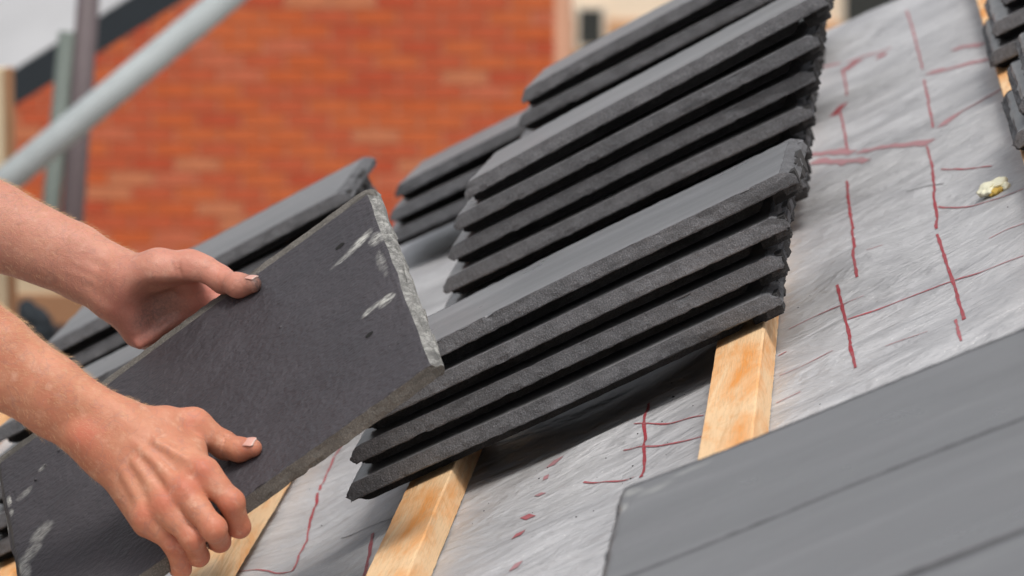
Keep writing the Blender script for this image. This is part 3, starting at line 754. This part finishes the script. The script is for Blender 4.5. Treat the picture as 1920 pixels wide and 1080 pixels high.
# ---- upper (left) hand: palm side towards the camera, thumb on the face, fingers hidden under the tile
thL = [(at(236, 520, 4.225), 18), (at(298, 508, 4.218), 18.5), (at(352, 503, 4.214), 14.2), (at(384, 508, 4.208), 11.6), (T(414, 525, 13), 10.2), (T(446, 535, 10.0), 9.4), (T(474, 533, 7.6), 7.8)]
ELB_L = at(-330, 300, 4.30)
wL = at(214, 530, 4.238)
def chain(P, pts, k):
    d = None
    for (a, ra), (b, rb) in zip(pts[:-1], pts[1:]):
        s = seg_d(P, a, b, ra*MM, rb*MM); d = s if d is None else smin(d, s, k)
    return d
def ball(P, c, r): return np.sqrt(((P-np.asarray(c, np.float32))**2).sum(-1))-r*MM
def bumps(P, d, lst):
    for (c, r, k) in lst: d = smin(d, ball(P, c, r), k*MM)
    return d
def cut(P, d, a, b, r, k):                                       # a crease: a thin groove pressed into the skin
    return smax(d, -seg_d(P, a, b, r*MM, r*MM), k*MM)
VIEW = lambda p: -np.asarray(p)/np.linalg.norm(p)
axR = (ELB_R-wR)/np.linalg.norm(ELB_R-wR); axL = (ELB_L-wL)/np.linalg.norm(ELB_L-wL)
perpR = np.cross(axR, VIEW(wR)); perpR /= np.linalg.norm(perpR); perpR *= np.sign(perpR@UP)
perpL = np.cross(axL, VIEW(wL)); perpL /= np.linalg.norm(perpL); perpL *= np.sign(perpL@UP)
HB = VIEW(wR)*.93+np.array([0, 0, .36]); HB /= np.linalg.norm(HB)          # out of the back of the lower hand
def onhand(px, py, d, lift): return at(px, py, d)+HB*lift*MM
def f_right(P):
    c1 = wR+perpR*.0140; c2 = wR-perpR*.0145
    m1 = at(100, 715, 3.965); m2 = at(96, 773, 3.97)
    d = chain(P, [(c1, 18.5), (m1, 19.5), (at(0, 640, 3.965), 20.5), (at(-120, 560, 3.97), 28), (ELB_R, 36)], .01)
    d = smin(d, chain(P, [(c2, 18.5), (m2, 18.8), (at(0, 715, 3.97), 20.0), (at(-120, 640, 3.98), 27), (ELB_R, 36)], .01), .020)
    d = smin(d, seg_d(P, (m1+m2)/2, at(-100, 600, 3.98), .021, .032), .02)
    d = bumps(P, d, [(onhand(160, 828, 3.962, 8), 10.0, 14)])
    d0 = [(228, 806, 3.966), (220, 818, 3.965), (210, 834, 3.966), (202, 848, 3.969)]
    palm = None                                                    # flat fan of the four hand bones
    for c, w0 in zip(fR, d0):
        s_ = seg_d(P, at(*w0)-HB*.003, c[0][0]-HB*.002, .0145, (c[0][1]-.2)*MM); palm = s_ if palm is None else smin(palm, s_, .014)
    for c, w0 in zip(fR, d0):
        palm = smin(palm, seg_d(P, at(w0[0], w0[1], w0[2]+.012), c[0][0]-HB*.016, .0135, .0100), .016)
    palm = smin(palm, seg_d(P, at(240, 812, 3.972), at(352, 862, 3.950), .0165, .0135), .016)
    d = smin(d, palm, .018)
    th = chain(P, thR, .007)
    th = bumps(P, th, [(at(372, 796, 3.982), 9.6, 9), (T(421, 829, 14), 7.4, 7)])
    d = smin(d, th, .012)
    d = smin(d, seg_d(P, at(322, 838, 3.965), at(366, 842, 3.962), .0130, .0080), .014)      # web of skin beside the thumb
    for c, w0, r_ in zip(fR, ((240, 808, 3.96), (228, 820, 3.96), (218, 832, 3.96), (208, 846, 3.963)), (1.3, 1.5, 1.4, 1.1)):   # tendons
        top = c[0][0]+HB*(c[0][1]-.6)*MM; st = at(*w0)+HB*.0130; q1 = st*.62+top*.38+HB*.0008
        d = smin(d, seg_d(P, q1, top, .0006, r_*MM*.75), .009)
    for pts in (((250, 838, 3.955), (290, 870, 3.946), (318, 915, 3.93)), ((235, 868, 3.957), (268, 900, 3.948), (290, 940, 3.933)), ((300, 832, 3.958), (334, 868, 3.946), (345, 895, 3.935))):   # veins
        a_, b_, c_ = [at(*p)+HB*.0118 for p in pts]
        d = smin(d, seg_d(P, a_, b_, .0016, .0019), .006); d = smin(d, seg_d(P, b_, c_, .0019, .0016), .006)
    for c in fR: d = smin(d, ball(P, c[0][0]+HB*.0006, c[0][1]*.86), .010)
    out = d
    for c in fR:
        fg = chain(P, c, .005)
        out = np.minimum(out, smin(d, fg, .009))
    for dx, r_ in ((0, .55), (6, .65), (10, .4)):
        p_, q_, s_ = at(419+dx, 818, 3.9775), at(424+dx, 834, 3.9735), at(421+dx, 850, 3.9785)
        out = cut(P, out, p_, q_, r_, 1.5); out = cut(P, out, q_, s_, r_, 1.5)
    return out
palmL_c = [L_(.035, .186, -25), L_(.013, .191, -31), L_(-.008, .191, -33), L_(-.028, .187, -31)]
def f_left(P):
    c1 = wL+perpL*.0140; c2 = wL-perpL*.0140
    d = chain(P, [(c1, 18.0), (at(148, 466, 4.247), 19.5), (at(0, 396, 4.26), 21.5), (at(-120, 345, 4.27), 29), (ELB_L, 36)], .01)
    d = smin(d, chain(P, [(c2, 17.5), (at(148, 520, 4.247), 19.0), (at(0, 459, 4.26), 21.0), (at(-120, 410, 4.27), 27), (ELB_L, 36)], .01), .022)
    d = smin(d, seg_d(P, at(100, 470, 4.255), at(-100, 385, 4.27), .023, .034), .02)
    fr = VIEW(wL)
    for a, b in (((216, 528, 4.238), (130, 486, 4.247)), ((222, 548, 4.238), (130, 506, 4.247))):      # wrist tendons
        d = smin(d, seg_d(P, at(*a)+fr*.0185, at(*b)+fr*.0185, .0022, .0010), .007)
    d = smin(d, seg_d(P, at(226, 562, 4.236), at(258, 622, 4.246), .0180, .0140), .016)     # heel of the hand
    palm = None
    for i, c in enumerate(palmL_c):
        s_ = seg_d(P, at(222+3*i, 522+17*i, 4.252), c, .0130, .0120); palm = s_ if palm is None else smin(palm, s_, .012)
    d = smin(d, palm, .013)
    th = chain(P, thL, .009)
    th = bumps(P, th, [(at(360, 498, 4.212), 10.8, 9), (T(414, 518, 14), 7.2, 7)])
    out = smin(d, th, .014)
    out = smin(out, seg_d(P, at(352, 530, 4.232), at(372, 548, 4.245), .009, .009), .012)    # web
    out = smax(out, -seg_d(P, at(296, 578, 4.205), at(372, 556, 4.213), .0215, .013), .010)   # hollow of the palm
    out = smin(out, seg_d(P, at(262, 646, 4.236), at(335, 596, 4.246), .0042, .0036), .006)    # fold of the palm along the tile edge
    d2 = out
    for i, c in enumerate(palmL_c):
        x = (.042, .019, -.003, -.025)[i]
        p = L_(x, .150, UNDER-17); q = L_(x-.002, .112, UNDER-11); r_ = L_(x-.004, .088, UNDER-9.5)
        fg = chain(P, [(c, 12.0), (p, 10.2), (q, 9.0), (r_, 7.8)], .006)
        out = np.minimum(out, smin(d2, fg, .008))
    for dx, r_ in ((0, .55), (6, .6)):
        p_, q_, s_ = at(414+dx, 508, 4.197), at(420+dx, 523, 4.1925), at(418+dx, 538, 4.198)
        out = cut(P, out, p_, q_, r_, 1.5); out = cut(P, out, q_, s_, r_, 1.5)
    for (a, b) in (((334, 490), (342, 530)), ((326, 496), (334, 532))):                      # folds at the root of the thumb
        out = cut(P, out, at(a[0], a[1], 4.1985), at(b[0], b[1], 4.1995), .7, 2.4)
    return out
def build_arm(name, f, pts, w, e, res):
    ax = (w-e)/np.linalg.norm(w-e); ay = np.cross(FW, ax); ay /= np.linalg.norm(ay); az = np.cross(ax, ay)
    Rm = np.stack([ax, ay, az], 0).astype(np.float32); c = w
    loc = np.array([(Rm@(p-c)) for p in pts])
    lo = loc.min(0)-.045; hi = loc.max(0)+.03
    V, Q = surface_nets(lambda p: f(p@Rm+c.astype(np.float32)), lo, hi, res)
    return V@Rm.astype(float)+c, Q
def smooth(V, Q, it=2, k=.5):
    n = len(V)
    for _ in range(it):
        acc = np.zeros((n, 3)); cnt = np.zeros(n)
        for a, b in ((0, 1), (1, 2), (2, 3), (3, 0)):
            for p, q in ((a, b), (b, a)):
                for ax in range(3): acc[:, ax] += np.bincount(Q[:, p], V[Q[:, q], ax], n)
                cnt += np.bincount(Q[:, p], minlength=n)
        V = V+(acc/np.maximum(cnt, 1)[:, None]-V)*k
    return V
ptsR = [ELB_R, wR, T(150, 840, 40), T(300, 700, 30), T(420, 700, 20)]+[p for p, r in thR]+[p for c in fR for p, r in c]+[T(330, 1090, 0), T(470, 990, -20)]
ptsL = [ELB_L, wL, at(360, 440, 4.2), at(260, 690, 4.25)]+[p for p, r in thL]+palmL_c+[L_(x, .075, UNDER-10) for x in (-.04, .05)]
RES = .00135
VR, QR = build_arm('right', f_right, ptsR, wR, ELB_R, RES)
VL, QL = build_arm('left', f_left, ptsL, wL, ELB_L, RES)
VR = smooth(VR, QR, 2, .45); VL = smooth(VL, QL, 2, .45)

# ---- head, neck and the clothed body (kneeling, mostly outside the view)
shR = ELB_R+np.array([-.19, -.05, .22]); shL = ELB_L+np.array([-.19, .03, .135])
mid = (shR+shL)/2; neck = mid+np.array([.03, 0, .05]); headc = neck+np.array([.085, 0, .125]); hips = mid+np.array([-.24, .0, -.40])
def on_w(p, w):                                                 # drop a point onto the height w above the battens
    q = p-O; return p+N*(w-q@N)
kneR = on_w(hips+np.array([.30, -.14, -.2]), .075); kneL = on_w(hips+np.array([.26, .16, -.2]), .075)
ankR = on_w(kneR+np.array([-.36, -.02, -.2]), .06); ankL = on_w(kneL+np.array([-.36, .02, -.2]), .06)
tdown = (hips-mid)/np.linalg.norm(hips-mid)
def f_head(P):
    d = seg_d(P, headc+np.array([-.012, 0, .02]), headc+np.array([.012, 0, -.035]), .088, .066)
    d = smin(d, seg_d(P, headc+np.array([.05, -.02, -.075]), headc+np.array([.05, .02, -.075]), .030, .030), .04)      # jaw
    d = smin(d, seg_d(P, headc+np.array([.082, 0, .005]), headc+np.array([.105, 0, -.028]), .007, .012), .012)         # nose
    for s_ in (-1, 1):
        d = smax(d, -ball(P, headc+np.array([.092, s_*.031, .008]), 12), .01)
        d = smin(d, ball(P, headc+np.array([.074, s_*.031, .008]), 12.5), .002)                                        # eyes
        d = smin(d, seg_d(P, headc+np.array([-.005, s_*.078, .012]), headc+np.array([-.002, s_*.078, -.022]), .014, .010), .006)  # ears
        d = smin(d, seg_d(P, headc+np.array([.080, s_*.014, .032]), headc+np.array([.066, s_*.05, .032]), .007, .006), .012)      # brow
    d = smin(d, seg_d(P, headc+np.array([.080, -.022, -.053]), headc+np.array([.080, .022, -.053]), .006, .006), .006)
    d = smax(d, -seg_d(P, headc+np.array([.091, -.02, -.053]), headc+np.array([.091, .02, -.053]), .0016, .0016), .003)
    d = smin(d, seg_d(P, neck, headc+np.array([-.02, 0, -.03]), .060, .056), .03)
    for sh, el in ((shR, ELB_R), (shL, ELB_L)): d = smin(d, seg_d(P, sh, el, .046, .037), .02)
    return d
def f_shirt(P):
    d = seg_d(P, shR+np.array([.0, .03, -.01]), shL+np.array([.0, -.03, -.01]), .066, .066)
    d = smin(d, seg_d(P, mid+tdown*.10+np.array([0, -.09, 0]), hips+np.array([0, -.06, 0]), .115, .110), .05)
    d = smin(d, seg_d(P, mid+tdown*.10+np.array([0, .09, 0]), hips+np.array([0, .06, 0]), .115, .110), .05)
    for sh, el in ((shR, ELB_R), (shL, ELB_L)): d = smin(d, seg_d(P, sh, sh*.40+el*.60, .064, .058), .03)
    d = smin(d, seg_d(P, mid, neck, .075, .066), .03)
    d = d+.0035*np.sin(P@np.array([60, 22, -48.]))*np.sin(P@np.array([15, 55, 33.]))
    for sh, el in ((shR, ELB_R), (shL, ELB_L)):                    # open sleeve ends
        ax = (el-sh)/np.linalg.norm(el-sh); c = sh*.45+el*.55; r_ = ((P-c)@ax)
        near = (np.abs(P-c).sum(-1) < .22)
        d = np.where(near, np.maximum(d, r_), d)
    return smax(d, (P-neck)@np.array([.3, 0, .95])-.028, .006)
def f_trous(P):
    d = seg_d(P, hips+np.array([0, -.07, 0]), hips+np.array([0, .07, 0]), .125, .125)
    for k_, a_, s_ in ((kneR, ankR, -1), (kneL, ankL, 1)):
        h_ = hips+np.array([.02, s_*.09, -.02])
        d = smin(d, seg_d(P, h_, k_, .098, .068), .05); d = smin(d, seg_d(P, k_, a_, .064, .052), .03)
    return d+.003*np.sin(P@np.array([40, 32, 48.]))*np.sin(P@np.array([25, -45, 30.]))
def boot_f(a_, k_):
    dr = (a_-k_)/np.linalg.norm(a_-k_)
    return lambda P: smin(seg_d(P, a_-dr*.04, a_+dr*.05, .056, .048), seg_d(P, a_+dr*.05-N*.0, a_+dr*.085-N*.02, .046, .036), .03)
def net(f, pts, pad, res):
    P_ = np.array(pts); V, Q = surface_nets(lambda p: f(p.astype(np.float32)).astype(np.float32), P_.min(0)-pad, P_.max(0)+pad, res); return smooth(V, Q, 1, .4), Q
VH, QH = net(f_head, [headc, neck, shR, shL, ELB_R, ELB_L], .14, .005)
VS, QS = net(f_shirt, [mid, neck, shR, shL, hips, ELB_R*.6+shR*.4, ELB_L*.6+shL*.4], .17, .008)
VT, QT = net(f_trous, [hips, kneR, kneL, ankR, ankL], .17, .009)

def skin_mat():
    t = NT('skin'); ov = t.tc.outputs['Object']
    at_ = t.new('ShaderNodeAttribute'); at_.attribute_name = 'flush'
    sep = t.new('ShaderNodeSeparateColor'); t.lk(at_.outputs['Color'], sep.inputs[0])
    big = t.noise(ov, 26, 4, .6); mot = t.noise(ov, 95, 5, .65); fine = t.noise(ov, 420, 4, .7)
    c = t.mix(t.mr(big, .35, .65), (.585, .265, .160), (.465, .178, .104))
    c = t.mix(t.mr(mot, .48, .70, 0, .50), c, (.56, .205, .125))
    c = t.mix(t.mr(mot, .46, .30, 0, .45), c, (.70, .43, .31))
    c = t.mix(t.math('MULTIPLY', sep.outputs[0], t.mr(mot, .2, .7, .55, 1)), c, (.52, .120, .070))
    c = t.mix(t.math('MULTIPLY', sep.outputs[2], .5), c, (.60, .31, .26))
    vn = t.noise(ov, 38, 2, .5, 1.4); ridge = t.math('ABSOLUTE', t.math('SUBTRACT', vn, .5))
    c = t.mix(t.math('MULTIPLY', t.mr(ridge, .022, .004), .28), c, (.33, .17, .15))
    fre = t.new('ShaderNodeTexVoronoi'); fre.inputs['Scale'].default_value = 170; t.lk(ov, fre.inputs['Vector'])
    c = t.mix(t.math('MULTIPLY', t.mr(fre.outputs['Distance'], .22, .08), t.mr(big, .45, .6, 0, .35)), c, (.36, .13, .07))
    grime_shade = t.math('MULTIPLY', sep.outputs[1], t.mr(fine, .3, .65, .55, 1.0))
    c = t.mix(grime_shade, c, (.075, .055, .052))
    vor = t.new('ShaderNodeTexVoronoi', feature='DISTANCE_TO_EDGE'); vor.inputs['Scale'].default_value = 620
    wv = t.new('ShaderNodeMapping'); wv.inputs['Scale'].default_value = (1, .75, 1.1); t.lk(ov, wv.inputs['Vector']); t.lk(wv.outputs[0], vor.inputs['Vector'])
    n1 = t.bump(vor.outputs['Distance'], .38, .0006)
    n2 = t.bump(t.noise(ov, 150, 5, .65, .6), .55, .0011, n1)
    n3 = t.bump(t.noise(ov, 48, 3, .5, .5), .35, .0022, n2)
    m = t.set(c, t.mr(fine, .3, .7, .44, .58), n3, spec=.42)
    t.p.inputs['Subsurface Weight'].default_value = .22; t.p.inputs['Subsurface Radius'].default_value = (1.0, .35, .2); t.p.inputs['Subsurface Scale'].default_value = .004
    return m
M_skin = skin_mat()
M_nail = NT('fingernail').set((.62, .34, .28), .33, spec=.5)
M_nail_tip = NT('fingernail_tip').set((.60, .44, .38), .4)
M_shirt = flat('dark_work_shirt', (.035, .04, .055), .9, scale=20); M_trous = flat('grey_work_trousers', (.09, .09, .085), .9, scale=20)
M_boot = flat('tan_boot', (.22, .13, .06), .7, scale=20); M_hair = flat('brown_hair', (.07, .04, .022), .7, scale=90)
base = on_w((kneR+kneL)/2, 0)
person = empty('person', base); tag(person, 'roofer in dark shirt, bare forearms reaching in from left gripping a tile', 'person')
VV_ = np.concatenate([VR, VL, VH]); QQ_ = np.concatenate([QR, QL+len(VR), QH+len(VR)+len(VL)])
body = child('body', mesh_from('body', VV_, QQ_, [M_skin], True), person)
fl = np.zeros((len(VV_), 4), np.float32); fl[:, 3] = 1
def g(c, s_, k): d2 = ((VV_-np.asarray(c))**2).sum(-1); return k*np.exp(-d2/(2*(s_*MM)**2))
red = np.zeros(len(VV_))
for c in fR: red += g(c[0][0]+HB*.010, 7, .75)+g(c[2][0]+VIEW(wR)*.008, 7, .5)+g(c[3][0], 9, .45)
red += g(thR[2][0]+HB*.01, 9, .55)+g(thR[4][0], 8, .25)+g(thR[6][0], 8, .4)+g(onhand(160, 828, 3.962, 18), 10, .7)
red += g(at(228, 572, 4.22), 16, .9)+g(at(256, 640, 4.235), 14, .9)+g(at(385, 565, 4.23), 22, .8)+g(thL[2][0], 12, .45)+g(thL[4][0], 9, .6)+g(thL[5][0], 8, .6)
for c in palmL_c: red += g(c, 15, .9)
fl[:, 0] = np.clip(red, 0, 1)
fl[:, 1] = np.clip(g(thL[6][0]+TX*.009-TN*.002, 8.5, 1.8)+g(at(302, 578, 4.245), 22, .8)+g(thR[6][0]-TN*.007, 5, .6)+g(at(262, 605, 4.23), 9, .35), 0, 1)  # grimy thumb tips; palm hollow darkened for grime and painted-in shade
fl[len(VR):len(VR)+len(VL), 2] = .8
ca_ = body.data.color_attributes.new('flush', 'FLOAT_COLOR', 'POINT'); ca_.data.foreach_set('color', fl.ravel())
child('shirt', mesh_from('shirt', VS, QS, [M_shirt], True), person)
child('trousers', mesh_from('trousers', VT, QT, [M_trous], True), person)
for a_, k_ in ((ankR, kneR), (ankL, kneL)):
    v_, q_ = net(boot_f(a_, k_), [a_, a_+(a_-k_)*.3], .08, .006); child('boot', mesh_from('boot', v_, q_, [M_boot], True), person)
def f_hair(P):
    d = seg_d(P, headc+np.array([-.018, 0, .026]), headc+np.array([-.01, 0, -.02]), .095, .082)
    d = d+.003*np.sin(P@np.array([90, 130, 80.]))
    return smax(d, (P-headc)@np.array([.80, 0, -.6])-.034, .01)
vh, qh = net(f_hair, [headc], .13, .006); child('hair', mesh_from('hair', vh, qh, [M_hair], True), person)

# fingernails: curved plates set into the thumb tips
def nail(c, ax, up, ln, wd):
    ax = ax/np.linalg.norm(ax); up = up-ax*(up@ax); up /= np.linalg.norm(up); sd = np.cross(up, ax)
    V = []; F = []; mi = []; n1, n2 = 12, 11
    for i in range(n1+1):
        s_ = i/n1; wloc = wd*(.80+.22*math.sin(PI*min(1, s_*1.25)*.5))*(1 if s_ < .82 else math.sqrt(max(0.0, 1-((s_-.82)/.24)**2)))
        if s_ < .18: wloc *= math.sqrt(max(.05, 1-((.18-s_)/.2)**2))
        for j in range(n2+1):
            q = -1+2*j/n2; ang = q*.95
            V.append(c+ax*ln*(s_-.5)+sd*wloc*.5*math.sin(ang)/math.sin(.95)+up*(.0016*(math.cos(ang)-1)*1.6-.0011*(s_-.4)**2*4+.0002))
    for i in range(n1):
        for j in range(n2): F.append((i*(n2+1)+j, (i+1)*(n2+1)+j, (i+1)*(n2+1)+j+1, i*(n2+1)+j+1)); mi.append(1 if i >= n1-1 else 0)
    o = child('fingernail', mesh_from('fingernail', V, F, [M_nail, M_nail_tip], True, mi), person)
    sm = o.modifiers.new('thickness', 'SOLIDIFY'); sm.thickness = .0007; sm.offset = -1
def surf_along(Vv, start, dirv, maxd=.02):                        # outermost skin point near the ray start + t*dir
    rel = Vv-start; t = rel@dirv; r_ = np.linalg.norm(rel-t[:, None]*dirv, axis=1); m = (r_ < .0022) & (np.abs(t) < maxd); return start+dirv*t[m].max()
axT = thR[6][0]-thR[5][0]; axT /= np.linalg.norm(axT)
upR = VIEW(wR)*.55+UP*.62; upR -= axT*(upR@axT); upR /= np.linalg.norm(upR)
nail(surf_along(VR, thR[6][0]-axT*.0015, upR)-upR*.0003, axT, upR, .0135, .0118)
axT2 = thL[6][0]-thL[5][0]; axT2 /= np.linalg.norm(axT2)
upL = VIEW(wL)*.35+UP*.9; upL -= axT2*(upL@axT2); upL /= np.linalg.norm(upL)
nail(surf_along(VL, thL[6][0]-axT2*.0015, upL)-upL*.0003, axT2, upL, .0135, .0112)

# fine fair hairs on the forearms
M_fair = NT('fair_body_hair').set((.70, .48, .27), .45)
def arm_hair(Vv, Qq, w, e, count, seed):
    r = np.random.default_rng(seed); ax = (w-e)/np.linalg.norm(w-e)
    t = (Vv-w)@ax; ok = np.where((t < .012) & (t > -.27))[0]
    # vertex normals
    a = Vv[Qq[:, 0]]; nrm = np.cross(Vv[Qq[:, 1]]-a, Vv[Qq[:, 2]]-a); vn = np.zeros_like(Vv)
    for k in range(4):
        for c in range(3): vn[:, c] += np.bincount(Qq[:, k], nrm[:, c], len(Vv))
    vn /= np.linalg.norm(vn, axis=1)[:, None]+1e-12
    pick_ = r.choice(ok, count); p = Vv[pick_]; n_ = vn[pick_]
    keep = r.random(count) < np.clip(.35-(t[pick_])*5, .12, 1)*np.where((n_@perpR) > -.2, 1, .3)
    p, n_ = p[keep], n_[keep]; m = len(p)
    L = r.uniform(.003, .0075, m)[:, None]; side = np.cross(n_, ax)
    dr = ax*.9+side*r.normal(.15, .35, (m, 1))+n_*r.uniform(.25, .75, (m, 1)); dr /= np.linalg.norm(dr, axis=1)[:, None]
    p0 = p-n_*.0002; p1 = p+dr*L*.5+n_*L*.10; p2 = p+dr*L+n_*L*.02
    wd = np.cross(dr, VIEW(w)); wd /= np.linalg.norm(wd, axis=1)[:, None]+1e-9; wd *= .00005
    V = np.stack([p0-wd, p0+wd, p1-wd*.8, p1+wd*.8, p2], 1).reshape(-1, 3); b = (np.arange(m)*5)[:, None]
    F = np.concatenate([b+[0, 1, 3], b+[0, 3, 2], b+[2, 3, 4]])
    o = child('arm_hair', mesh_from('arm_hair', V, F, [M_fair]), person); o['kind'] = 'stuff'
arm_hair(VR, QR, wR, ELB_R, 16000, 1); arm_hair(VL, QL, wL, ELB_L, 16000, 2)
